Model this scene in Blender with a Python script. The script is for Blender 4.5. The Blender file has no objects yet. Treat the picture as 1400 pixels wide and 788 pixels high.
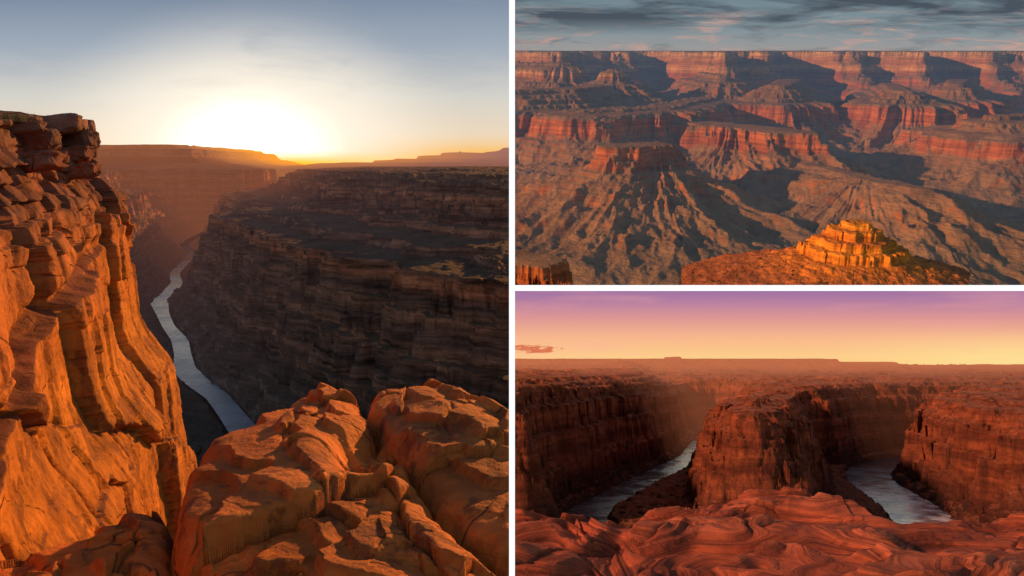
import bpy, math, numpy as np
from mathutils import Matrix, Vector
F=1100.0; D0=2.0; T=8/F*D0; HT=T/2
sc=bpy.context.scene
sc.view_settings.view_transform='Standard'; sc.view_settings.look='None'; sc.view_settings.exposure=0
# ---------------- noise ----------------
def hraw(ix,iy,s):
    n=(ix.astype(np.int64)*374761393+iy.astype(np.int64)*668265263+s*2147483+1013904223)&0xffffffff
    n=((n^(n>>13))*1274126177)&0xffffffff
    n=((n^(n>>16))*2246822519)&0xffffffff
    return (n^(n>>15))&0xffffff
def hsh(ix,iy,s): return hraw(ix,iy,s)/float(0xffffff)
TA=np.arange(4096)/4096*2*math.pi;TC_=np.cos(TA);TS_=np.sin(TA)
def perlin(x,y,s=0):
    x0=np.floor(x);y0=np.floor(y);fx=x-x0;fy=y-y0
    u=fx*fx*fx*(fx*(fx*6-15)+10);v=fy*fy*fy*(fy*(fy*6-15)+10)
    def g(dx,dy):
        a=hraw(x0+dx,y0+dy,s)>>12
        return TC_[a]*(fx-dx)+TS_[a]*(fy-dy)
    a=g(0,0);b=g(1,0);c=g(0,1);d=g(1,1)
    return ((a*(1-u)+b*u)*(1-v)+(c*(1-u)+d*u)*v)*1.5
def fbm(x,y,o=5,s=0,r=0.5):
    t=0;a=1;f=1.0;n=0
    for i in range(o):
        t=t+a*perlin(x*f+i*17.3,y*f-i*9.1,s+i);n+=a;a*=r;f*=2.03
    return t/n
def ridg(x,y,o=4,s=0,r=0.5):
    t=0;a=1;f=1.0;n=0
    for i in range(o):
        t=t+a*(1-2*np.abs(perlin(x*f+i*7.7,y*f+i*3.1,s+i)));n+=a;a*=r;f*=2.07
    return t/n
def facet(x,y,s=0,tilt=1.0):
    """per-cell tilted planes: fractured rock; returns height, border distance"""
    x0=np.floor(x);y0=np.floor(y)
    b1=np.full(x.shape,9.);b2=b1.copy();h=np.zeros(x.shape)
    for i in(-1,0,1):
        for j in(-1,0,1):
            cx=x0+i;cy=y0+j
            px=cx+hsh(cx,cy,s);py=cy+hsh(cx,cy,s+5)
            d=np.hypot(x-px,y-py)
            hh=hsh(cx,cy,s+9)-.5+tilt*((hsh(cx,cy,s+11)-.5)*(x-px)+(hsh(cx,cy,s+13)-.5)*(y-py))
            nb=d<b1
            b2=np.where(nb,b1,np.minimum(b2,d));h=np.where(nb,hh,h);b1=np.where(nb,d,b1)
    return h,b2-b1
def brick(x,y,s=0,tilt=.5):
    """jointed blocks: random offset + tilt per block, joints in courses"""
    r=np.floor(y);o=x+hsh(r,r*0+3,s)*5;c=np.floor(o);fx=o-c;fy=y-r
    h=hsh(c,r,s+1)-.5+tilt*((hsh(c,r,s+2)-.5)*(fx-.5)+(hsh(c,r,s+3)-.5)*(fy-.5))
    return h,np.minimum(np.minimum(fx,1-fx),np.minimum(fy,1-fy)*1.5)
def sst(a,b,x):
    t=np.clip((x-a)/(b-a),0,1);return t*t*(3-2*t)
def terr(z,s,k=0.75,off=0):
    q=z/s+off;f=np.floor(q);r=q-f
    return (f+sst(.5-.5*(1-k)-.02,.5+.5*(1-k)+.02,r)-off)*s
# ---------------- places -----------------
class Place:
    def __init__(s,name,hor):
        s.th=math.atan((394-hor)/F);s.R=Matrix.Rotation(s.th,4,'X')
        s.c=bpy.data.collections.new(name)
        s.r=bpy.data.collections.new(name+'_lit')
        sc.collection.children.link(s.c)
    def ray(s,px,py):
        x=(px-700)/F;z=(394-py)/F;c=math.cos(s.th);q=math.sin(s.th)
        return x,c+q*z,-q+c*z     # Rx(-th)
    def at(s,px,py,depth):
        x,y,z=s.ray(px,py);k=depth/y;return (x*k,depth,z*k)
    def onz(s,px,py,zz):
        x,y,z=s.ray(px,py);k=zz/z;return (x*k,y*k)
L=Place('toroweap_overlook',228);TR=Place('south_rim_view',66);BR=Place('horseshoe_bend',500)
def mesh_from(name,V,faces,mat,pl,smooth=True,lit=True,attr=None):
    me=bpy.data.meshes.new(name)
    V=np.asarray(V,dtype=np.float32);faces=np.asarray(faces,dtype=np.int32)
    nf,k=faces.shape
    me.vertices.add(len(V));me.vertices.foreach_set('co',V.ravel())
    me.loops.add(nf*k);me.loops.foreach_set('vertex_index',faces.ravel())
    me.polygons.add(nf);me.polygons.foreach_set('loop_start',np.arange(0,nf*k,k,dtype=np.int32))
    me.polygons.foreach_set('use_smooth',np.full(nf,smooth))
    me.update(calc_edges=True)
    if attr is not None:
        at_=me.attributes.new('lay','FLOAT','POINT');at_.data.foreach_set('value',attr.astype(np.float32).ravel())
    me.materials.append(mat)
    ob=bpy.data.objects.new(name,me)
    if pl: 
        ob.matrix_world=pl.R;pl.c.objects.link(ob)
        if lit: pl.r.objects.link(ob)
    else: sc.collection.objects.link(ob)
    return ob
def grid(name,X,Y,Z,mat,pl,mask=None,flip=False,smooth=True,allm=False,attr=None):
    n,m=X.shape
    V=np.stack([X,Y,Z],-1).reshape(-1,3)
    i=np.arange(n*m).reshape(n,m)
    q=np.stack([i[:-1,:-1],i[:-1,1:],i[1:,1:],i[1:,:-1]],-1).reshape(-1,4)
    if mask is not None:
        a,b,c,d=mask[:-1,:-1],mask[:-1,1:],mask[1:,1:],mask[1:,:-1]
        k=(a&b&c&d) if allm else (a|b|c|d)
        q=q[k.ravel()]
    if flip:q=q[:,::-1]
    return mesh_from(name,V,q,mat,pl,smooth,attr=attr)
def fan(px0,px1,nc,y0,y1,nr):
    a=np.linspace((px0-700)/F,(px1-700)/F,nc);y=np.geomspace(y0,y1,nr)
    Y,A=np.meshgrid(y,a,indexing='ij');return A*Y,Y
def polydist(X,Y,P):
    best=np.full(X.shape,1e9);side=np.zeros(X.shape);
    for (ax,ay),(bx,by) in zip(P[:-1],P[1:]):
        dx=bx-ax;dy=by-ay;L2=dx*dx+dy*dy
        if L2<1e-12: continue
        t=np.clip(((X-ax)*dx+(Y-ay)*dy)/L2,0,1)
        qx=X-ax-t*dx;qy=Y-ay-t*dy;d=qx*qx+qy*qy;cr=dx*qy-dy*qx
        m=d<best;side=np.where(m,cr,side);best=np.where(m,d,best)
    return np.sqrt(best),side
def inside(X,Y,P):
    c=np.zeros(X.shape,bool);n=len(P)
    for i in range(n):
        x1,y1=P[i];x2,y2=P[(i+1)%n]
        if y1==y2:continue
        k=((y1>Y)!=(y2>Y))&(X<(x2-x1)*(Y-y1)/(y2-y1)+x1);c^=k
    return c
def sdf(X,Y,P):
    d,_=polydist(X,Y,list(P)+[P[0]]);return np.where(inside(X,Y,P),d,-d)
# ---------------- node helpers ----------------
class G:
    def __init__(s,nt):
        s.t=nt;nt.nodes.clear()
    def n(s,t):return s.t.nodes.new(t)
    def put(s,inp,v):
        if isinstance(v,bpy.types.NodeSocket):s.t.links.new(v,inp)
        else:
            if isinstance(v,(tuple,list)) and len(v)==3 and inp.type=='RGBA':v=(*v,1)
            inp.default_value=v
    def m(s,op,*a,clamp=False):
        n=s.n('ShaderNodeMath');n.operation=op;n.use_clamp=clamp
        for i,v in enumerate(a):s.put(n.inputs[i],v)
        return n.outputs[0]
    def v(s,op,*a):
        n=s.n('ShaderNodeVectorMath');n.operation=op
        for i,v in enumerate(a):s.put(n.inputs[i],v)
        return n.outputs['Value'] if op in('LENGTH','DISTANCE','DOT_PRODUCT') else n.outputs[0]
    def mix(s,f,a,b,mode='MIX'):
        n=s.n('ShaderNodeMix');n.data_type='RGBA';n.blend_type=mode;n.clamp_factor=True
        s.put(n.inputs[0],f);s.put(n.inputs[6],a);s.put(n.inputs[7],b);return n.outputs[2]
    def ramp(s,f,st,interp='LINEAR'):
        n=s.n('ShaderNodeValToRGB');cr=n.color_ramp;cr.interpolation=interp
        while len(cr.elements)<len(st):cr.elements.new(.5)
        for e,(p,c) in zip(cr.elements,st):
            e.position=p;e.color=(*c,1) if isinstance(c,tuple) else (c,c,c,1)
        s.put(n.inputs[0],f);return n.outputs[0]
    def mr(s,x,a,b,c=0,d=1,smooth=False):
        n=s.n('ShaderNodeMapRange')
        if smooth:n.interpolation_type='SMOOTHSTEP'
        for i,v in enumerate((x,a,b,c,d)):s.put(n.inputs[i],v)
        return n.outputs[0]
    def noise(s,vec,sc_,det=6,ro=.55,dist=0):
        n=s.n('ShaderNodeTexNoise');s.put(n.inputs['Vector'],vec);n.inputs['Scale'].default_value=sc_
        n.inputs['Detail'].default_value=det;n.inputs['Roughness'].default_value=ro;n.inputs['Distortion'].default_value=dist
        return n.outputs[0]
def srgb(r,g,b):
    f=lambda c:(c/255/12.92) if c/255<=.04045 else ((c/255+.055)/1.055)**2.4
    return (f(r),f(g),f(b))
def newmat(name):
    m=bpy.data.materials.new(name);m.use_nodes=True;return m,G(m.node_tree)
def rock(name,z0,z1,stops,wob=.3,wobs=.15,flat=None,flat_r=(.75,.95),flat_amt=.8,strata=(.5,6),
         mott=(1.0,.35),bump=(.3,.6),bfine=3.0,haze=None,glow=None,rough=.92,crack=None,interp='LINEAR',vstreak=None,spec=.25,lay=None,fineamt=1.1,stc=(.55,1.4),pits=None):
    m,g=newmat(name);tc=g.n('ShaderNodeTexCoord');P=tc.outputs['Object']
    sp=g.n('ShaderNodeSeparateXYZ');g.put(sp.inputs[0],P);X,Y,Z=sp.outputs
    w=g.m('MULTIPLY',g.m('SUBTRACT',g.noise(P,wobs,4),.5),wob*2)
    zz=g.m('ADD',Z,w)
    fac=g.mr(zz,z0,z1)
    col=g.ramp(fac,stops,interp)
    comb=g.n('ShaderNodeCombineXYZ');g.put(comb.inputs[0],g.m('MULTIPLY',X,strata[0]));g.put(comb.inputs[1],g.m('MULTIPLY',Y,strata[0]))
    if lay:
        an=g.n('ShaderNodeAttribute');an.attribute_name='lay';g.put(comb.inputs[2],g.m('MULTIPLY',an.outputs['Fac'],lay))
    else: g.put(comb.inputs[2],g.m('MULTIPLY',zz,strata[1]))
    st=g.noise(comb.outputs[0],1.0,5,.65)
    sf=g.mr(st,.32,.68,*stc)
    col=g.mix(1.0,col,sf,'MULTIPLY')
    n2=g.noise(P,mott[0],8,.62)
    col=g.mix(1.0,col,g.mr(n2,.3,.7,1-mott[1],1+mott[1]),'MULTIPLY')
    if flat:
        sn=g.n('ShaderNodeSeparateXYZ');g.put(sn.inputs[0],tc.outputs['Normal'])
        ff=g.mr(g.m('ADD',sn.outputs[2],g.m('MULTIPLY',g.m('SUBTRACT',n2,.5),.5)),flat_r[0],flat_r[1],0,flat_amt,True)
        col=g.mix(ff,col,g.mix(1.0,flat,g.mr(n2,.3,.7,.7,1.3),'MULTIPLY'))
    hgt=g.m('ADD',g.m('MULTIPLY',st,1.0),g.m('MULTIPLY',g.noise(P,bfine,10,.68),fineamt))
    if pits:   # desert varnish patches and grit
        pn=g.noise(P,pits[0],9,.7);pf=g.mr(pn,.54,.62,0,pits[1],True)
        col=g.mix(pf,col,pits[2]);hgt=g.m('SUBTRACT',hgt,g.m('MULTIPLY',pf,.35))
    if vstreak:
        c2=g.n('ShaderNodeCombineXYZ');g.put(c2.inputs[0],g.m('MULTIPLY',X,vstreak[0]));g.put(c2.inputs[1],g.m('MULTIPLY',Y,vstreak[0]));g.put(c2.inputs[2],g.m('MULTIPLY',Z,vstreak[1]))
        vs=g.noise(c2.outputs[0],1,6,.6)
        col=g.mix(g.mr(vs,.5,.68,0,vstreak[2]),col,vstreak[3])
        hgt=g.m('ADD',hgt,g.m('MULTIPLY',vs,.8))
    if crack:
        vo=g.n('ShaderNodeTexVoronoi');vo.feature='DISTANCE_TO_EDGE';vo.inputs['Scale'].default_value=crack[0]
        wv=g.n('ShaderNodeTexNoise');g.put(wv.inputs['Vector'],P);wv.inputs['Scale'].default_value=crack[0]*1.3
        wv.inputs['Detail'].default_value=6
        g.put(vo.inputs['Vector'],g.v('ADD',P,g.v('MULTIPLY',wv.outputs[1],(crack[2],)*3)))
        keep=g.mr(n2,.48,.56,1,0)
        cf=g.m('MAXIMUM',g.mr(vo.outputs[0],0,crack[1],0,1),keep)
        hgt=g.m('ADD',hgt,g.m('MULTIPLY',cf,.5))
        col=g.mix(g.m('MULTIPLY',g.m('SUBTRACT',1,cf),.8),col,(.06,.025,.015))
    b=g.n('ShaderNodeBump');b.inputs['Strength'].default_value=bump[1];b.inputs['Distance'].default_value=bump[0];g.put(b.inputs['Height'],hgt)
    bs=g.n('ShaderNodeBsdfPrincipled');g.put(bs.inputs['Base Color'],col);bs.inputs['Roughness'].default_value=rough
    bs.inputs['Specular IOR Level'].default_value=spec
    g.put(bs.inputs['Normal'],b.outputs[0])
    out=bs.outputs[0]
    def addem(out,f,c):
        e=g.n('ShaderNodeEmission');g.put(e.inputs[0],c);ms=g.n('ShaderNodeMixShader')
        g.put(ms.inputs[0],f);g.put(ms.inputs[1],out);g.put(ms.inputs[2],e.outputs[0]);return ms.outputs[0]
    for hz in (haze or []):  # aerial haze painted in: emission mixed into the rock with distance
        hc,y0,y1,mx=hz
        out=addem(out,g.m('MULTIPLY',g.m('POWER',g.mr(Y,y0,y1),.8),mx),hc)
    for gc,pt,r,mx,pw in (glow or []):  # glare of the low sun painted in as emission on the rock
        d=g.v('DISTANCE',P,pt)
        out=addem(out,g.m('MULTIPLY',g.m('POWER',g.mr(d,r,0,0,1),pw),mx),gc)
    o=g.n('ShaderNodeOutputMaterial');g.put(o.inputs[0],out);return m
def water(name,col,rough=.08,bs_=1.5,bd=.05,col2=None,glint=None,rvar=.2,spec=1.0):
    m,g=newmat(name);tc=g.n('ShaderNodeTexCoord')
    n=g.noise(tc.outputs['Object'],bs_,5,.6);b=g.n('ShaderNodeBump');b.inputs['Distance'].default_value=bd;b.inputs['Strength'].default_value=.5;g.put(b.inputs['Height'],n)
    bs=g.n('ShaderNodeBsdfPrincipled')
    n2=g.noise(tc.outputs['Object'],.34,6,.62,.8)
    f=g.mr(n2,.44,.60,0,1,True)
    if glint:  # bright reflection painted into the water colour along one reach
        dd=g.v('DISTANCE',tc.outputs['Object'],glint[0])
        n3=g.noise(tc.outputs['Object'],.9,7,.65,.5)
        f=g.m('MULTIPLY',g.mr(n3,.40,.58,.12,1,True),g.mr(dd,glint[1],glint[1]*.2,0,1,True))
    g.put(bs.inputs['Base Color'],g.mix(f,col,col2 or col))
    g.put(bs.inputs['Roughness'],g.mr(n2,.4,.6,rough,rough+rvar))
    bs.inputs['IOR'].default_value=1.33;bs.inputs['Specular IOR Level'].default_value=spec
    g.put(bs.inputs['Normal'],b.outputs[0]);o=g.n('ShaderNodeOutputMaterial');g.put(o.inputs[0],bs.outputs[0]);return m
def ribbon(name,P,W,z,mat,pl,seg=14,ker=9):
    P=np.array(P);t=np.arange(len(P));tt=np.linspace(0,len(P)-1,len(P)*seg)
    x=np.interp(tt,t,P[:,0]);y=np.interp(tt,t,P[:,1]);w=np.interp(tt,t,W)
    k=np.hanning(ker+2)[1:-1];k/=k.sum();pad=ker//2
    sm=lambda a:np.convolve(np.pad(a,pad,'edge'),k,'valid')
    x,y,w=sm(x),sm(y),sm(w);dx=np.gradient(x);dy=np.gradient(y);l=np.hypot(dx,dy)+1e-9
    nx=-dy/l;ny=dx/l;s=np.linspace(-1,1,9)
    X=x[:,None]+nx[:,None]*w[:,None]*s;Y=y[:,None]+ny[:,None]*w[:,None]*s
    if pl is L: X=np.minimum(X,-HT)
    else: X=np.maximum(X,HT)
    return grid(name,X,Y,np.full(X.shape,z),mat,pl),list(zip(x[::6],y[::6]))
# =====================================================  LEFT PLACE
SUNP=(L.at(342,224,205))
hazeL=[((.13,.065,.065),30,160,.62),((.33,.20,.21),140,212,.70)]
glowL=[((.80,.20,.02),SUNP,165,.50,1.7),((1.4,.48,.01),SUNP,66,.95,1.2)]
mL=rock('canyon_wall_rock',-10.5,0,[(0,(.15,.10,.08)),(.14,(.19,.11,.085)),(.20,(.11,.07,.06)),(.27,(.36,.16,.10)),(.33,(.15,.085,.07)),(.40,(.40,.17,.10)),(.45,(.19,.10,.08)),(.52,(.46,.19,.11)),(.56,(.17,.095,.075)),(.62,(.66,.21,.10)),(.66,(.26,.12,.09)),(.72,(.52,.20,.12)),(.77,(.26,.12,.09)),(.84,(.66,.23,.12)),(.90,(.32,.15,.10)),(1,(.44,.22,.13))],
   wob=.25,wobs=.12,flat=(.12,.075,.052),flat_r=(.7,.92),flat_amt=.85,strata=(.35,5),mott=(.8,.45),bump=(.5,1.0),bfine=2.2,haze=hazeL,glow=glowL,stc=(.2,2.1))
zw=-10.0
rp=[(1500,900),(1100,850),(900,800),(700,745),(520,690),(420,640),(366,612),(336,592),(316,566),(298,543),(268,520),(252,505),(250,485),(246,465),(230,446),(222,428),(217,412),(234,398),(242,386),(238,374),(252,360),(264,347),(250,334),(285,315),(300,303)]
rc=[L.onz(px,py,zw) for px,py in rp]
rw=[.7,.7,.7,.7,.7,.7,.62,.56,.50,.48,.60,.54,.42,.46,.36,.42,.66,.66,.46,.46,.42,.5,.55,.6,.6]
mw=water('river_water_dusk',(.07,.05,.06),.10,3.0,.03,(.20,.16,.19),rvar=.15,spec=.6)
riv,rcs=ribbon('river',rc,rw,zw,mw,L)
X,Y=fan(60,703,640,11,225,950);X=np.minimum(X,-HT)
d,side=polydist(X,Y,rcs)
g1=fbm(X*.09,Y*.09,4,3);g2=ridg(X*.3,Y*.3,4,7);g3=fbm(X*1.3,Y*1.3,4,11)
g5=ridg(X*.75,Y*.75,3,13)
d=d+.40*g3*np.clip(1.6-np.abs(d-.9),0,1)+.40
d2=np.maximum(d+1.3*g1*np.clip(d/4,0,1.6)+1.9*g2*np.clip((d-1.3)/4,0,1)+.5*g5*np.clip((d-1.3)/4,0,1)+.35*g3*np.clip((d-1)/2,0,1),0)
right=side<0
PD=[0,.9,1.2,3.0,3.4,3.9,4.2,4.8,5.1,5.6,5.9,8,12,13.5,14.2,14.6,15.6,16.0,17.2,17.7,30,60]
PZ=[-10.4,-10.2,-9.85,-8.9,-7.9,-7.5,-6.6,-6.2,-5.2,-4.9,-3.9,-3.5,-3.1,-2.7,-2.3,-1.7,-1.4,-.85,-.65,-.32,-.2,-.1]
zr=np.interp(d2,PD,PZ)
zn=np.interp(d2,[0,.9,1.3,6,12],[-10.4,-10.2,-9.9,-8.9,-8.2])
LD=[0,.9,1.2,4,5,7,8,12,14,17]
LZ=[-10.4,-10.2,-9.9,-8,-6.5,-5.5,-3.5,-3,-1,-.5]
zl=np.interp(d2,LD,LZ);k=sst(48,75,Y)
zl=zn*(1-k)+zl*k
Z=np.where(right,zr,zl)
hi=sst(-9.9,-9.2,Z)
Z=Z*(1-.88*hi)+.88*hi*terr(Z+.12*g1,.46,.78)
Z+=.10*g3*hi+.05*fbm(X*.35,Y*.35,5,19)
Z+=.05*g5*hi
def mesa(px0,px1,pt,depth,dd,sd,edge=4):
    global Z
    xa=L.at(px0,pt,depth)[0];xb=L.at(px1,pt,depth)[0];zt=L.at(px0,pt,depth)[2]
    inx=np.minimum(X-xa,xb-X);iny=np.minimum(Y-(depth-dd),depth+dd+30-Y)
    q=np.minimum(inx,iny)+3.0*fbm(X*.07,Y*.07,4,sd)+1.2*fbm(X*.3,Y*.3,3,sd+60)
    zv=1+.07*fbm(X*.12,Y*.05,4,sd+70)
    zz=np.interp(q,[-14,-5,-1,0,3,4,edge+3],[-.5,zt*.15,zt*.4,zt*.75,zt*.82,zt*.98,zt])*zv
    Z=np.where(q>-14,np.maximum(Z,zz),Z)
mesa(90,285,199,150,10,31);mesa(246,276,193,160,4,33,2);mesa(100,318,214,168,6,35)
mesa(340,353,221.5,196,2,36,1)
mesa(440,720,222,170,5,37);mesa(520,720,217,185,6,41);mesa(585,720,209,200,6,43);mesa(608,640,205,206,6,47);mesa(668,760,202,206,6,48)
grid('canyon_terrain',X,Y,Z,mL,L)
# ---- left cliff
PC=np.array([(-1.45,.9),(-1.9,2.0),(-2.42,3.6),(-2.98,5.0),(-3.52,6.6),(-3.92,8.0),(-4.12,8.6),(-4.6,9.0),(-5.6,9.3),(-7.5,9.6)])
seg=np.r_[0,np.cumsum(np.hypot(*np.diff(PC,axis=0).T))]
s=np.linspace(0,seg[-1],800)
cx=np.interp(s,seg,PC[:,0]);cy=np.interp(s,seg,PC[:,1])
kk=np.hanning(27);kk/=kk.sum();cx=np.convolve(np.pad(cx,13,'edge'),kk,'valid');cy=np.convolve(np.pad(cy,13,'edge'),kk,'valid')
dx=np.gradient(cx);dy=np.gradient(cy);l=np.hypot(dx,dy);nx=dy/l;ny=-dx/l
topz=.058*np.clip(cy,0,9)+.02*np.sin(s*2.1)
t=np.linspace(0,1,720)
zb=-5.5
S,TT=np.meshgrid(s,t,indexing='xy')
ZZ=topz[None,:]+(zb-topz[None,:])*TT**1.25
off=np.interp(ZZ,[-5.5,-3.6,-2.15,-1.75,-1.55,-.9,-.6,-.3,-.12,.0,.1,.45],[.62,.5,.36,.12,.05,.0,-.03,-.12,-.24,-.26,-.34,-.36])
w1=fbm(S*.8,ZZ*.6,4,50);w2=fbm(S*2.5,ZZ*2.5,4,150)
topk=sst(-.75,-.45,ZZ-.25*w1)
off+=.05*w1
fa,fb=brick(S*.85+.06*w1+.05*w2+.10*ZZ,ZZ*.42+.12*w1+.05*w2+.16*S,151,.6);off+=.20*fa
fa2,fb2=brick(S*2.3+.08*w1+.10*w2-.15*ZZ,ZZ*.95+.2*w1+.10*w2,152,.8);off+=(.055+.02*topk)*fa2
fa4,fb4=facet(S*5+.6*w2,ZZ*3+.6*w2,56,.8);off+=(.018+.02*topk)*fa4
fa3,fb3=brick(S*1.9+.3*w2,ZZ*8.5+.7*w1+.25*w2,153,.4);off+=(.008+.19*topk)*fa3
off-=.03*topk*np.exp(-fb3*12)
zl_=np.interp(S,[seg[1],seg[2],seg[3],seg[4],seg[5]],[-1.75,-1.3,-.95,-.75,-.7])
led=sst(0,-.04,ZZ-zl_+.1*fbm(S*2,ZZ*2,3,55))
lk=(1-sst(seg[4]-.5,seg[5],S))
off+=.10*led*lk-.08*np.exp(-((ZZ-zl_-.05)/.05)**2)*lk
off+=.008*ridg(S*6,ZZ*2.6,4,57)+.012*fbm(S*12,ZZ*10,5,58,.6)
off-=.03*np.exp(-fb*60)+.014*np.exp(-fb2*50)
CX=cx[None,:]+nx[None,:]*off;CY=cy[None,:]+ny[None,:]*off
CZ=ZZ+.02*fbm(S*3,ZZ*3,3,59)
r=np.linspace(4,0,80)[:-1,None]
capX=CX[0][None,:]-nx[None,:]*r;capY=CY[0][None,:]-ny[None,:]*r
fz,_=facet(capX*1.2,capY*1.2,61,.4)
capZ=CZ[0][None,:]+sst(0,.5,r)*(.03+.10*fz+.05*fbm(capX*2,capY*2,4,62))
A=np.vstack([capX,CX]);B=np.vstack([capY,CY]);C=np.vstack([capZ,CZ])
mC=rock('cliff_rock',-3.2,.5,[(0,(.50,.15,.022)),(.25,(.58,.19,.03)),(.45,(.64,.22,.03)),(.6,(.60,.18,.03)),(.74,(.46,.15,.05)),(.80,(.22,.09,.065)),(.86,(.32,.12,.08)),(.92,(.20,.095,.075)),(1,(.30,.15,.12))],
  wob=.25,wobs=1.0,flat=(.16,.06,.045),flat_r=(.5,.8),flat_amt=.8,strata=(.8,5),mott=(2.2,.35),bump=(.03,1.0),bfine=8,crack=(1.1,.006,.25),vstreak=(4,.45,.75,(.17,.055,.025)),stc=(.75,1.2),pits=(3.0,.6,(.20,.07,.035)))
grid('cliff',A,B,C,mC,L,flip=True)
def slab(name,cx_,cy_,cz_,sx,sy,sz,rot,seed,mat,pl):
    n=60
    u=np.linspace(0,2*math.pi,n*2);v=np.linspace(-math.pi/2,math.pi/2,n)
    V_,U_=np.meshgrid(v,u,indexing='ij')
    e=.38
    f=lambda a:np.sign(a)*np.abs(a)**e
    x=f(np.cos(V_))*f(np.cos(U_));y=f(np.cos(V_))*f(np.sin(U_));z=f(np.sin(V_))
    nn=1+.16*fbm(x*1.5+seed,y*1.5+z*2.3,4,seed)+.05*fbm(x*6+z*5,y*6+seed,3,seed+2)
    f1,_=facet(x*1.8+z,y*1.8+seed,seed,.8);nn+=.10*f1
    x,y,z=x*nn*sx,y*nn*sy,z*nn*sz
    c,s_=math.cos(rot),math.sin(rot)
    return grid(name,cx_+x*c-y*s_,cy_+x*s_+y*c,cz_+z+.12*x,mat,pl)
def pslab(px,py,dep,wpx,hpx,rot,seed,ly=.5):
    p=L.at(px,py,dep);k=dep/F
    slab('boulder',p[0],p[1],p[2],wpx*k/2,wpx*k/2*ly,hpx*k/2,rot,seed,mC,L)
pslab(72,172,7.4,74,26,.2,201);pslab(102,194,7.6,60,26,-.2,202);pslab(30,196,6.3,90,30,.1,203)
pslab(84,214,7.4,80,22,0,204);pslab(20,176,6.0,70,16,.3,205)
pslab(20,225,5.8,120,26,.1,206);pslab(95,236,7.3,70,20,.1,207)
# dry grass tuft on the rim
rng=np.random.default_rng(9);VV=[];FF=[]
gp=np.array(L.at(20,165,5.9))
for i in range(320):
    o=gp+np.array([rng.normal(0,.06),rng.normal(0,.05),-.01]);hh=rng.uniform(.03,.08);a=rng.uniform(0,6.28);lean=rng.uniform(0,.04)
    t_=np.array([math.cos(a)*lean,math.sin(a)*lean,hh]);w_=np.array([-math.sin(a),math.cos(a),0])*.003
    FF.append(tuple(len(VV)*3+np.array([0,1,2])));VV.append(np.array([o-w_,o+w_,o+t_]))
m,g=newmat('dry_grass');bs=g.n('ShaderNodeBsdfPrincipled');tc=g.n('ShaderNodeTexCoord')
g.put(bs.inputs['Base Color'],g.ramp(g.noise(tc.outputs['Object'],8),[(.3,(.16,.11,.04)),(.7,(.30,.22,.09))]));bs.inputs['Roughness'].default_value=.9
o=g.n('ShaderNodeOutputMaterial');g.put(o.inputs[0],bs.outputs[0])
mesh_from('grass_tuft',np.vstack(VV),FF,m,L,False)
# ---- foreground rock
zp=-1.36
P1=[L.onz(a,b,zp) for a,b in [(246,900),(244,800),(240,740),(248,690),(268,650),(300,610),(345,578),(392,552),(402,534),(440,524),(478,541),(500,566),(520,610),(548,655),(600,705),(660,750),(710,800),(740,900)]]
P2=[L.onz(a,b,zp+.03) for a,b in [(500,556),(520,534),(560,520),(598,511),(625,522),(655,545),(700,572),(760,600),(830,800),(705,770),(650,722),(598,688),(560,650),(532,606)]]
P3=[L.onz(a,b,zp-.16) for a,b in [(-160,840),(-60,790),(20,768),(80,742),(140,722),(200,712),(230,716),(238,745),(240,800),(240,900)]]
xs=np.linspace(-2.3,-HT,700);ys=np.geomspace(1.8,5.4,860)
X,Y=np.meshgrid(xs,ys)
wx=.05*fbm(X*3,Y*3,4,70);wy=.05*fbm(X*3,Y*3,4,71)
f1,b1=facet(X*1.25+wx*2,Y*.8+wy*2,174,1.1);f2,b2=facet(X*2.8+wx*4,Y*1.8+wy*4,73,1.3);f3,b3=facet(X*8+wx*8,Y*5+wx*8,78,1.2)
m1=sst(-.15,.25,fbm(X*1.3,Y*1.3,3,79))
n5=fbm(X*2.5,Y*2.5,5,74,.4)
ly=.36*X+.26*Y+.10*n5+.3*f1+.12*f2
det=.15*f1+(.035+.045*m1)*f2+(.004+.018*m1)*f3+.02*n5+.004*fbm(X*16,Y*16,5,75,.62)
det+=.40*(terr(ly,.11,.8)-ly)
det-=.022*np.exp(-b1*60)+.014*m1*np.exp(-b2*45)
def body(P,top,dome,r,slope=5):
    d=sdf(X+1.6*wx,Y+1.6*wy,P)
    return top+dome*(1-np.exp(-np.maximum(d,0)/.5))-.10*np.exp(-np.maximum(d,0)/r)+np.minimum(d,0)*slope
H1=body(P1,zp+.02,.10,.03);H2=body(P2,zp+.03,.10,.03)+.03*X;H3=body(P3,zp-.13,.08,.03)
pocket=-.16*np.exp(-(((X-L.onz(505,640,zp)[0])/.14)**2+((Y-L.onz(505,640,zp)[1])/.3)**2)**1.5)
H1=H1+pocket
crackfill=-1.56+.09*f3+.10*f2-6*np.maximum(0,-sdf(X,Y,[L.onz(a,b,zp) for a,b in [(490,560),(520,545),(600,560),(720,620),(760,900),(560,860),(520,700)]]))
Z=np.maximum.reduce([H1,H2,H3,crackfill])+det
Z=np.maximum(Z,-5+0*X)
mF=rock('foreground_rock',-1.9,-1.1,[(0,(.26,.07,.03)),(.4,(.54,.13,.024)),(.6,(.64,.17,.024)),(.8,(.58,.15,.028)),(1,(.64,.19,.038))],
  wob=.3,wobs=1.3,strata=(2,8),mott=(1.8,.45),bump=(.032,1.0),bfine=8,crack=(.8,.006,.25),rough=.8,spec=.3,stc=(.7,1.25),pits=(2.8,.7,(.20,.055,.028)))
grid('foreground_rock',X,Y,Z,mF,L,mask=Z>-4.6)
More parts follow.
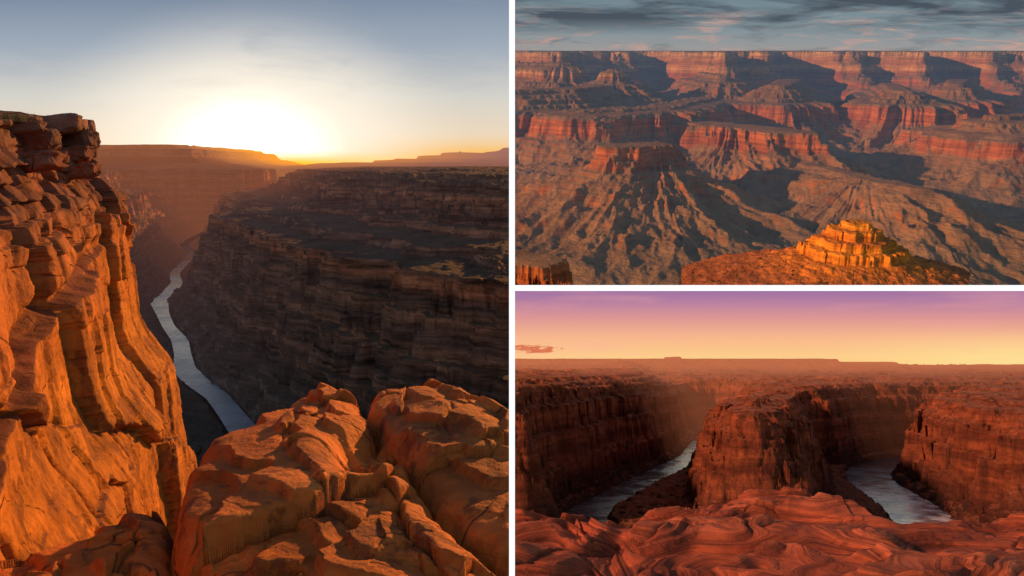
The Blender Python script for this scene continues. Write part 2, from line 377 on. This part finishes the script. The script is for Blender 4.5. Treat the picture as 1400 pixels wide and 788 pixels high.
# =====================================================  sky panels
def sky_obj(name,pl,D,x0,x1,z0,z1,build):
    m,g=newmat(name+'_material');tc=g.n('ShaderNodeTexCoord')
    q=g.v('MULTIPLY',tc.outputs['Object'],(1/D,1/D,1/D));sp=g.n('ShaderNodeSeparateXYZ');g.put(sp.inputs[0],q)
    col=build(g,q,sp.outputs[0],sp.outputs[2]);e=g.n('ShaderNodeEmission');g.put(e.inputs[0],col)
    o=g.n('ShaderNodeOutputMaterial');g.put(o.inputs[0],e.outputs[0])
    xs=np.linspace(x0,x1,12);zs=np.linspace(z0,z1,12);Xs,Zs=np.meshgrid(xs,zs)
    n,mm=Xs.shape;i=np.arange(n*mm).reshape(n,mm)
    qd=np.stack([i[:-1,:-1],i[:-1,1:],i[1:,1:],i[1:,:-1]],-1).reshape(-1,4)
    return mesh_from(name,np.stack([Xs,np.full(Xs.shape,D),Zs],-1).reshape(-1,3),qd,m,pl,lit=False)
def lsky(g,q,x,z):
    sx,sz=SUNP[0]/SUNP[1],SUNP[2]/SUNP[1]
    base=g.ramp(g.mr(z,0,.24),[(0,srgb(244,196,140)),(.12,srgb(242,218,186)),(.35,srgb(214,211,203)),(.6,srgb(160,172,186)),(1,srgb(90,112,142))])
    hf=g.m('MULTIPLY',g.mr(z,.045,-.002,0,1,True),g.mr(x,sx-.12,sx+.05,0,1,True))
    base=g.mix(hf,base,srgb(255,184,10))
    dx=g.m('MULTIPLY',g.m('SUBTRACT',x,sx),.66);dz=g.m('SUBTRACT',z,sz+.014)
    r=g.m('SQRT',g.m('ADD',g.m('MULTIPLY',dx,dx),g.m('MULTIPLY',dz,dz)))
    base=g.mix(g.mr(r,.19,.03,0,1,True),base,(1.15,1.02,.84))
    base=g.mix(g.mr(r,.085,.03,0,1,True),base,(1.5,1.4,1.15))
    dz2=g.m('SUBTRACT',z,sz);r2=g.m('SQRT',g.m('ADD',g.m('MULTIPLY',dx,dx),g.m('MULTIPLY',dz2,dz2)))
    hy=g.m('MULTIPLY',g.mr(z,.022,.003,0,1,True),g.mr(r2,.18,.03,0,1,True))
    base=g.mix(hy,base,(1.4,.62,.01));base=g.mix(g.mr(r2,.024,.010,0,1,True),base,(3.0,2.4,1.2))
    v=g.v('MULTIPLY',q,(6,1,26));c=g.noise(v,1.3,7,.6,.6)
    cf=g.m('MULTIPLY',g.mr(c,.5,.72,0,.35),g.mr(z,.06,.15,0,1))
    return g.mix(cf,base,srgb(150,160,175))
sky_obj('sky',L,228,-230,-HT,-30,150,lsky)
# =====================================================  TOP RIGHT PLACE
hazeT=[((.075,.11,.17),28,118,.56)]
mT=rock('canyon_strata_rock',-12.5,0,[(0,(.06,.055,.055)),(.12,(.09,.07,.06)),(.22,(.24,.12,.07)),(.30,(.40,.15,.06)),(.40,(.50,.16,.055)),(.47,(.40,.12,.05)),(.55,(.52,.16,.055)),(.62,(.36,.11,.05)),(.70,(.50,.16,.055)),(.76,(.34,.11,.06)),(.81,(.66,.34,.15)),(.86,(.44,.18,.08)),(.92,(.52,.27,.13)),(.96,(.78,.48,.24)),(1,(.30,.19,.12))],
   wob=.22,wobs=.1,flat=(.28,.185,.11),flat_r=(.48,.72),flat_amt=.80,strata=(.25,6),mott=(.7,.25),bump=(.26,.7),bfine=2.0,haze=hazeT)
X,Y=fan(690,1450,760,17,128,1100);X=np.maximum(X,HT)
TS=[-4,0,.35,1.5,1.8,2.6,2.75,3.4,3.55,4.2,5.3,5.65,7.6,10,13.5,16,16.8,17.4,26]
TZ=[-.38,-.42,-1.5,-2.1,-3.0,-3.3,-3.6,-3.9,-4.25,-4.6,-4.9,-6.2,-7.9,-9.2,-10.2,-10.6,-10.9,-12.2,-13.2]
TSi=np.array(TS);TZi=np.array(TZ)
g1=fbm(X*.06,Y*.06,4,101);g2=ridg(X*.16,Y*.16,4,102);g3=ridg(X*.6,Y*.6,3,103);g4=fbm(X*1.6,Y*1.6,4,104)
def Sof(z):return float(np.interp(z,TZi[::-1],TSi[::-1]))
Z=np.full(X.shape,-13.2)
def feat(P,zt,k=1.0,w=0,gul=.25,seed=0,strat=None):
    """zt top elevation; strat: which level of the strata column caps this butte"""
    global Z
    P=[np.array(p[:2]) for p in P]
    if len(P)==1:P=[P[0],P[0]+np.array([.01,0])]
    d,_=polydist(X,Y,P);c=P[len(P)//2]
    a=np.arctan2(X-c[0],Y-c[1])
    gu=ridg(a*2.2+seed,d*.10,4,110+seed)
    dd=np.maximum(d-w-.6*w*fbm(X*.5,Y*.5,3,130+seed),0)
    dd=dd*(1-gul*gu)+np.clip(dd,0,2.5)*.35*g1-1.1*gul*gu*np.clip(dd*.6,0,1)
    zs=zt if strat is None else strat
    s=Sof(zs)+(dd+.25*g4*np.clip(d,0,1)-.25*g3*np.clip(dd,0,1.5)*.5)*k
    Z=np.maximum(Z,np.interp(s,TSi,TZi)+np.clip(zt-zs,-9,9)*np.clip(1-(s-Sof(zs))/14,0,1))
rimY=101+5*g1*1.6+3.5*g2
bays=4.5*np.cos(X*.33+1.0)+3*np.cos(X*.71)
s_r=(rimY+bays-Y)*.85
Z=np.maximum(Z,np.interp(np.where(s_r<0,-1,s_r+.25*g4),TSi,TZi))
def ridge(pts,zt=None,**k):
    ps=[TR.at(*p) for p in pts];feat(ps,zt if zt is not None else np.mean([p[2] for p in ps]),**k)
ridge([(838,95,78)],w=.25,k=.72,seed=1)
ridge([(700,84,88),(770,92,84)],zt=-1.5,w=.9,seed=2)
ridge([(704,128,68),(770,132,70),(860,138,82)],zt=-3.3,w=1.2,k=.75,seed=3)
ridge([(790,160,62),(900,176,66),(960,165,78)],zt=-4.5,w=1.0,k=.8,gul=.35,seed=4)
ridge([(840,200,47),(895,202,48)],zt=-5.4,strat=-4.85,w=.7,k=.78,gul=.35,seed=5)
ridge([(905,180,66),(1000,190,60),(1075,195,56)],zt=-5.4,strat=-4.75,w=.7,k=.75,gul=.4,seed=6)
ridge([(1075,215,55),(1180,255,47),(1250,280,43)],zt=-7.3,strat=-6.4,w=.5,k=.75,gul=.4,seed=7)
ridge([(1360,163,60),(1480,150,64)],zt=-4.8,strat=-3.4,w=.7,k=.72,gul=.35,seed=8)
ridge([(1080,104,90),(1060,150,76)],zt=-3.2,w=.6,k=.85,seed=9)
ridge([(1215,110,90),(1230,160,74)],zt=-3.7,w=.6,k=.85,gul=.35,seed=10)
ridge([(960,98,92),(985,130,82)],zt=-2.6,w=.5,k=.9,seed=14)
ridge([(1310,115,90),(1300,150,80)],zt=-3.2,w=.5,k=.9,seed=15)
ridge([(690,347,24),(735,352,23.5)],strat=-4.75,w=.35,k=1.6,seed=11)
ridge([(700,290,44),(790,300,42),(930,318,40)],zt=-9.9,strat=-9.6,w=1.5,k=.8,gul=.3,seed=12)
ridge([(1010,300,42),(1200,320,40)],zt=-10.2,strat=-9.6,w=1.5,k=.8,gul=.3,seed=13)
kz=sst(-8.5,-6,Z)
Z=Z*(1-.6*kz)+.6*kz*terr(Z+.05*g1,.36,.7)
Z+=.10*g3*sst(-13,-9,Z)*(1-kz)+.22*g2*(1-kz)+.03*g4
Z=np.minimum(Z,-.46+.22*g2+.25*fbm(X*.35,Y*.2,3,140))
th=TR.th;wz=Y*math.sin(th)+Z*math.cos(th)
grid('canyon_buttes',X,Y,Z,mT,TR,mask=wz>HT*.6,allm=True)
bc=TR.at(1172,302,22)
X,Y=fan(940,1350,620,16.5,27,520)
dx=X-bc[0];dy=Y-bc[1]
w1=fbm(X*1.2,Y*1.2,4,126)
bk,bkb=brick(X*1.5+.6*w1,Y*1.5+.6*w1,127,.3)
r=np.maximum(np.abs(dx*.9+.15*dy)*.97,np.hypot(dx*.88,dy)*.95)/1.12;a=np.arctan2(dx,dy)
rn=r+.18*fbm(X*1.6,Y*1.6,4,121)*np.clip(r*2,0,1)+.12*ridg(X*2.2,Y*2.2,3,122)*np.clip(r*2,0,1)+.10*bk*np.clip(r*2,0,1)*(r<1.7)
z5=bc[2]
rr=[0,.32,.36,.60,.64,.86,.90,1.08,1.13,1.28,1.6,3.4,6,9];zz5=[0,-.03,-.20,-.23,-.45,-.49,-.70,-.73,-.98,-1.02,-1.15,-1.78,-3.2,-5]
Z=z5+np.interp(rn,rr,zz5)+.05*fbm(X*3,Y*3,4,123)-.06*ridg(a*6,r*.3,3,124)*np.clip(r-1.2,0,2)
Z+=.03*facet(X*5,Y*5,125)[0]*(rn<1.6)
wz=Y*math.sin(th)+Z*math.cos(th)
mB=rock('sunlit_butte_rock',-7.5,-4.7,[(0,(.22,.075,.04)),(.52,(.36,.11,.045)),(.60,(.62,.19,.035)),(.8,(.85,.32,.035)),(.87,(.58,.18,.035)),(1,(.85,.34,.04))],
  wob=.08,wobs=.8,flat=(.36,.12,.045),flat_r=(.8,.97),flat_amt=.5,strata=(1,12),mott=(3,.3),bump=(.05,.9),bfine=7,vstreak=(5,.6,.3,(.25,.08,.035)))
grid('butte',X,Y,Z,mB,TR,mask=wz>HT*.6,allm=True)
rng=np.random.default_rng(5);VV=[];FF=[]
oc=np.array([(1,0,0),(-1,0,0),(0,1,0),(0,-1,0),(0,0,1),(0,0,-.5)],float)
of=[(0,2,4),(2,1,4),(1,3,4),(3,0,4),(2,0,5),(1,2,5),(3,1,5),(0,3,5)]
ny_,nx_=X.shape
cnt=0
for _ in range(6200):
    i=rng.integers(0,ny_);j=rng.integers(0,nx_)
    if not(1.7<rn[i,j]<5.5) or wz[i,j]<.06:continue
    sz=rng.uniform(.012,.034)
    for c in range(3):
        o=rng.normal(0,sz*.5,3);pp=oc*sz*rng.uniform(.5,1,(6,1))+o+(X[i,j],Y[i,j],Z[i,j]+sz*.4)
        FF+=[tuple(len(VV)*6+np.array(f)) for f in of];VV.append(pp)
    cnt+=1
    if cnt>420:break
m,g=newmat('shrub_foliage');bs=g.n('ShaderNodeBsdfPrincipled');tc=g.n('ShaderNodeTexCoord')
g.put(bs.inputs['Base Color'],g.ramp(g.noise(tc.outputs['Object'],3),[(.3,(.03,.028,.015)),(.7,(.08,.065,.035))]));bs.inputs['Roughness'].default_value=.9
o=g.n('ShaderNodeOutputMaterial');g.put(o.inputs[0],bs.outputs[0]);mSh=m
mesh_from('shrubs',np.vstack(VV),FF,mSh,TR,False)
def tsky(g,q,x,z):
    base=g.ramp(g.mr(z,-.005,.075),[(0,srgb(158,154,152)),(.3,srgb(134,148,154)),(.7,srgb(116,136,146)),(1,srgb(100,118,130))])
    v=g.v('MULTIPLY',q,(5,1,42));c=g.noise(v,1.1,8,.6,.5)
    v2=g.v('MULTIPLY',q,(9,1,70));c2=g.noise(v2,1.6,8,.65,.8)
    hi=g.m('MULTIPLY',g.mr(c2,.50,.66,0,.8),g.mr(z,.055,.02,0,1))
    base=g.mix(hi,base,srgb(206,160,146))
    v3=g.v('MULTIPLY',q,(7,1,60));c3=g.noise(v3,1.7,8,.62,.6)
    base=g.mix(g.mr(c3,.5,.66,0,.55),base,srgb(92,104,114))
    dk=g.m('MULTIPLY',g.mr(c,.42,.56,0,.95),g.mr(z,.014,.034,0,1))
    return g.mix(dk,base,srgb(70,80,92))
sky_obj('sky',TR,135,HT,130,-8,70,tsky)
# =====================================================  BOTTOM RIGHT PLACE
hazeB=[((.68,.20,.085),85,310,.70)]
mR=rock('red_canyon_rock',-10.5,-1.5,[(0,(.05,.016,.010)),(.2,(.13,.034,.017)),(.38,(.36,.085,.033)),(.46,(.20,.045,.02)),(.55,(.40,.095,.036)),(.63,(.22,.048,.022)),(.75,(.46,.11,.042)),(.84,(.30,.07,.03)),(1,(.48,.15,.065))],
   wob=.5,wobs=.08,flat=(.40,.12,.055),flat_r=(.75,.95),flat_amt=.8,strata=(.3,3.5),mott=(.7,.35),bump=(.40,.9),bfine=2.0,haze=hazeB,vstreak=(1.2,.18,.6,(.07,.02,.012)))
zw=-10
def bz(px,py):return BR.onz(px,py,zw)
rc=[(34,135),(23,100),bz(950,624),bz(925,636),bz(885,656),bz(840,680),bz(795,704),(5.0,48),(9,44.5),(15,43.5),(21,45),(25.0,48.5),bz(1262,712),bz(1243,692),bz(1210,672),bz(1185,655),bz(1190,640),bz(1240,628),bz(1300,620),(75,96)]
mw2=water('river_water_sunset',(.12,.09,.105),.14,1.0,.06,(.85,.83,.87),(tuple(bz(1240,694))+(-10,),17),rvar=.2,spec=.95)
riv,rcs=ribbon('river',rc,[1.55]*8+[1.7]*2+[2.05]*(len(rc)-10),zw,mw2,BR,ker=15)
X,Y=fan(690,1450,760,30,330,1050);X=np.maximum(X,HT)
d,side=polydist(X,Y,rcs)
g1=fbm(X*.08,Y*.08,4,201);g2=ridg(X*.22,Y*.22,4,202);g3=ridg(X*.8,Y*.8,3,203);g4=fbm(X*1.8,Y*1.8,4,204)
fc,fe=facet(X*.28+.5*g1,Y*.28,205,.3);fc2,_=facet(X*.9,Y*.9,206,.3)
d=d+.5*(1-sst(18,24,X))+(.30*g3+.30*g4)*np.clip(1.2-np.abs(d-1.9),0,1)
kd=np.clip((d-2)/1.5,0,1)
d2=d+kd*(1.0*g1+.7*g2+1.0*fc+.45*fc2+.22*g3+.12*g4)
# low gravel banks either side of the central butte
bkA=sdf(X,Y,[bz(770,740),bz(790,706),bz(925,640),bz(936,628),bz(938,660),bz(940,740)])
bkB=sdf(X,Y,[bz(1132,740),bz(1140,690),bz(1136,640),bz(1190,640),bz(1260,740)])
bkm=np.maximum(bkA,bkB)+.9*fc+.4*fc2+.4*g2+.6*g1
d2=np.minimum(d2,2.35+.3*g3+np.maximum(0,-bkm)*1.25+.25*g3*np.clip(-bkm,0,1))
rimz=-3.15+1.5*(1-sst(9,17,X-.14*(Y-60)))+.9*sst(24,34,X)*sst(70,84,Y)
pz=np.interp(d2,[0,1.7,2.1,3.1,3.5,4.0,4.3,4.8,5.1,5.8,6.4,9,20,60],[0,.02,.07,.17,.34,.40,.6,.64,.82,.87,.96,1.02,1.05,1.06])
Z=-10.6+pz*(rimz+10.6)
near=1-sst(46.5,51.5,Y+1.5*g1)
Z=Z*(1-near)+np.minimum(Z,-9.5+.3*g2)*near
pl=sst(.93,1,pz)*(1-near)
und=fbm(X*.16,Y*.16,5,207)
Z+=pl*(.55*und+.35*ridg(X*.1,Y*.07,3,208))+.08*g3*kd+.05*g4*kd
Z=np.where(Z>-9.5,Z*.5+.5*terr(Z+.3*g1,.5,.7),Z)
far=sst(120,250,Y)
Z+=far*(.9*fbm(X*.03,Y*.05,4,210))+sst(215,300,Y)*1.6*sst(-8,-3,Z)
def mesaB(px0,px1,pt,depth,dd,sd):
    global Z
    xa=BR.at(px0,pt,depth)[0];xb=BR.at(px1,pt,depth)[0];zt=BR.at(px0,pt,depth)[2]
    q=np.minimum(np.minimum(X-xa,xb-X),np.minimum(Y-depth+dd,depth+dd-Y))+4*fbm(X*.05,Y*.05,4,sd)+1.5*fbm(X*.25,Y*.25,3,sd+9)
    b=-1.5;zt=zt*(1+.06*fbm(X*.15,Y*.05,3,sd+4));zz=b+(zt-b)*np.interp(q,[-12,-3,0,2,3,6],[0,.35,.7,.75,.97,1])
    Z=np.where(q>-12,np.maximum(Z,zz),Z)
mesaB(650,1130,491,300,18,221);mesaB(905,935,488,310,10,225);mesaB(1000,1210,495,315,14,222);mesaB(1240,1330,499,310,12,223);mesaB(650,860,499,240,10,226);mesaB(1290,1500,503,250,12,227)
bwz=Y*math.sin(BR.th)+Z*math.cos(BR.th)
grid('canyon_bend_terrain',X,Y,Z,mR,BR,mask=bwz<-HT)
# foreground sandstone
outl=[(600,705),(704,702),(760,700),(850,707),(900,697),(960,690),(1000,682),(1040,677),(1080,676),(1105,684),(1130,700),(1180,708),(1230,720),(1290,718),(1340,714),(1400,702),(1500,700)]
ed=[BR.onz(a,b,-1.0) for a,b in outl]
xs=np.linspace(HT,4.9,900);ys=np.geomspace(3.0,8.0,740);X,Y=np.meshgrid(xs,ys)
ye=np.interp(X,[e[0] for e in ed],[e[1] for e in ed])+.10*fbm(X*4,X*0+.3,3,230)
wx=fbm(X*.7,Y*.7,3,231);wy=fbm(X*.7+9,Y*.7,3,232)
n4=fbm(X*3,Y*3,5,238)
f1,b1=facet(X*.7+.5*wx,Y*1.0+.5*wy,235,.9)
bse=-1.06+.17*fbm(X*.8+.8*wx,Y*1.4+.8*wy,3,233)+.10*ridg(X*.9+1.0*wx,Y*1.9+1.0*wy,2,234)+.035*f1
edge=ye-Y
lay=1.0*bse+.30*wx+.14*wy+.08*Y+.03*X+.010*n4
h=bse+.03*(1-np.exp(-np.maximum(edge,0)/.3))
lk=sst(-.3,.3,fbm(X*1.1,Y*1.1,3,239))
h+=(.3+.45*lk)*(terr(lay,.055,.7)-lay)+.5*(terr(lay,.018,.65)-lay)
h+=.006*n4+.002*fbm(X*14,Y*14,4,236)-.025*np.exp(-b1*45)
h=np.where(edge<0,h+edge*5,h)
mS=rock('layered_sandstone',-1.4,-.8,[(0,(.04,.010,.007)),(.35,(.22,.042,.018)),(.7,(.42,.085,.032)),(1,(.52,.14,.06))],wob=.12,wobs=1.2,strata=(.9,34),mott=(2.5,.45),bump=(.032,1.0),bfine=8,rough=.78,lay=60,fineamt=.5,stc=(.35,1.5),pits=(2.2,.6,(.10,.024,.014)))
grid('sandstone_rock',X,Y,h,mS,BR,mask=edge>-.7,attr=lay)
def bsky(g,q,x,z):
    base=g.ramp(g.mr(z,-.01,.10),[(0,srgb(253,192,120)),(.18,srgb(254,205,138)),(.40,srgb(248,184,140)),(.62,srgb(222,152,148)),(.84,srgb(176,124,162)),(1,srgb(144,108,162))])
    gl=g.m('MULTIPLY',g.mr(x,.35,.64,0,.8,True),g.mr(z,.05,.0,0,1,True));base=g.mix(gl,base,srgb(255,226,150))
    v=g.v('MULTIPLY',q,(4,1,30));c=g.noise(v,1.5,6,.55,.4)
    base=g.mix(g.mr(c,.5,.75,0,.3),base,srgb(250,170,160))
    dx=g.m('DIVIDE',g.m('SUBTRACT',x,.025),.040);dz=g.m('DIVIDE',g.m('SUBTRACT',z,.0205),.0055)
    r=g.m('ADD',g.m('MULTIPLY',dx,dx),g.m('MULTIPLY',dz,dz))
    cn=g.noise(g.v('MULTIPLY',q,(60,1,260)),1,6,.65)
    cf=g.mr(g.m('ADD',r,g.m('MULTIPLY',g.m('SUBTRACT',cn,.5),7)),1.0,.1,0,.9,True)
    return g.mix(cf,base,srgb(214,104,70))
Dk=345;ztop=(-HT-Dk*math.sin(BR.th))/math.cos(BR.th)
sky_obj('sky',BR,Dk,HT,260,-25,ztop,bsky)
# =====================================================  white frame between the three views
m,g=newmat('white_frame_glow')
bs=g.n('ShaderNodeBsdfPrincipled');bs.inputs['Base Color'].default_value=(.85,.85,.85,1);bs.inputs['Roughness'].default_value=.6
tc=g.n('ShaderNodeTexCoord');bb=g.n('ShaderNodeBump');bb.inputs['Strength'].default_value=.05;g.put(bb.inputs['Height'],g.noise(tc.outputs['Object'],60));g.put(bs.inputs['Normal'],bb.outputs[0])
bs.inputs['Emission Color'].default_value=(1,1,1,1);bs.inputs['Emission Strength'].default_value=.9  # frame emits its own light to show white
o=g.n('ShaderNodeOutputMaterial');g.put(o.inputs[0],bs.outputs[0])
def box(x0,x1,y0,y1,z0,z1,o):
    v=[(x,y,z) for x in(x0,x1) for y in(y0,y1) for z in(z0,z1)]
    f=[(0,1,3,2),(4,6,7,5),(0,4,5,1),(2,3,7,6),(0,2,6,4),(1,5,7,3)]
    return v,[tuple(o+k for k in q) for q in f]
v1,f1_=box(-HT,HT,D0,D0+.06,-1.2,1.2,0);v2,f2_=box(HT+.00001,2.2,D0,D0+.06,-HT,HT,8)
mesh_from('white_frame',v1+v2,f1_+f2_,m,None,False)
# =====================================================  light
def sun(name,pl,frm,en,col,ang):
    l=bpy.data.lights.new(name,'SUN');l.energy=en;l.color=col;l.angle=math.radians(ang)
    ob=bpy.data.objects.new(name,l);sc.collection.objects.link(ob)
    dv=pl.R.to_3x3()@Vector(frm).normalized()
    ob.rotation_euler=dv.to_track_quat('Z','Y').to_euler()
    ob.light_linking.receiver_collection=pl.r;ob.light_linking.blocker_collection=pl.r
sun('sun',L,(.50,1,.27),5.0,(1,.45,.10),.6)
sun('sun',TR,(-1,-.33,.23),5,(1,.48,.17),.5)
sun('sun',BR,(-.95,-.36,.42),3.4,(1,.55,.34),4)
w=bpy.data.worlds.new('World');sc.world=w;w.use_nodes=True;nt=w.node_tree;nt.nodes.clear()
st=nt.nodes.new('ShaderNodeTexSky');st.sky_type='NISHITA';st.sun_disc=False;st.sun_elevation=math.radians(10);st.sun_rotation=math.radians(-15)
bg=nt.nodes.new('ShaderNodeBackground');bg.inputs[1].default_value=.13;ow=nt.nodes.new('ShaderNodeOutputWorld')
nt.links.new(st.outputs[0],bg.inputs[0]);nt.links.new(bg.outputs[0],ow.inputs[0])
cam=bpy.data.cameras.new('Camera');cam.sensor_width=36;cam.lens=36*F/1400;cam.clip_start=.05;cam.clip_end=2000
co=bpy.data.objects.new('Camera',cam);sc.collection.objects.link(co);co.rotation_euler=(math.radians(90),0,0);sc.camera=co
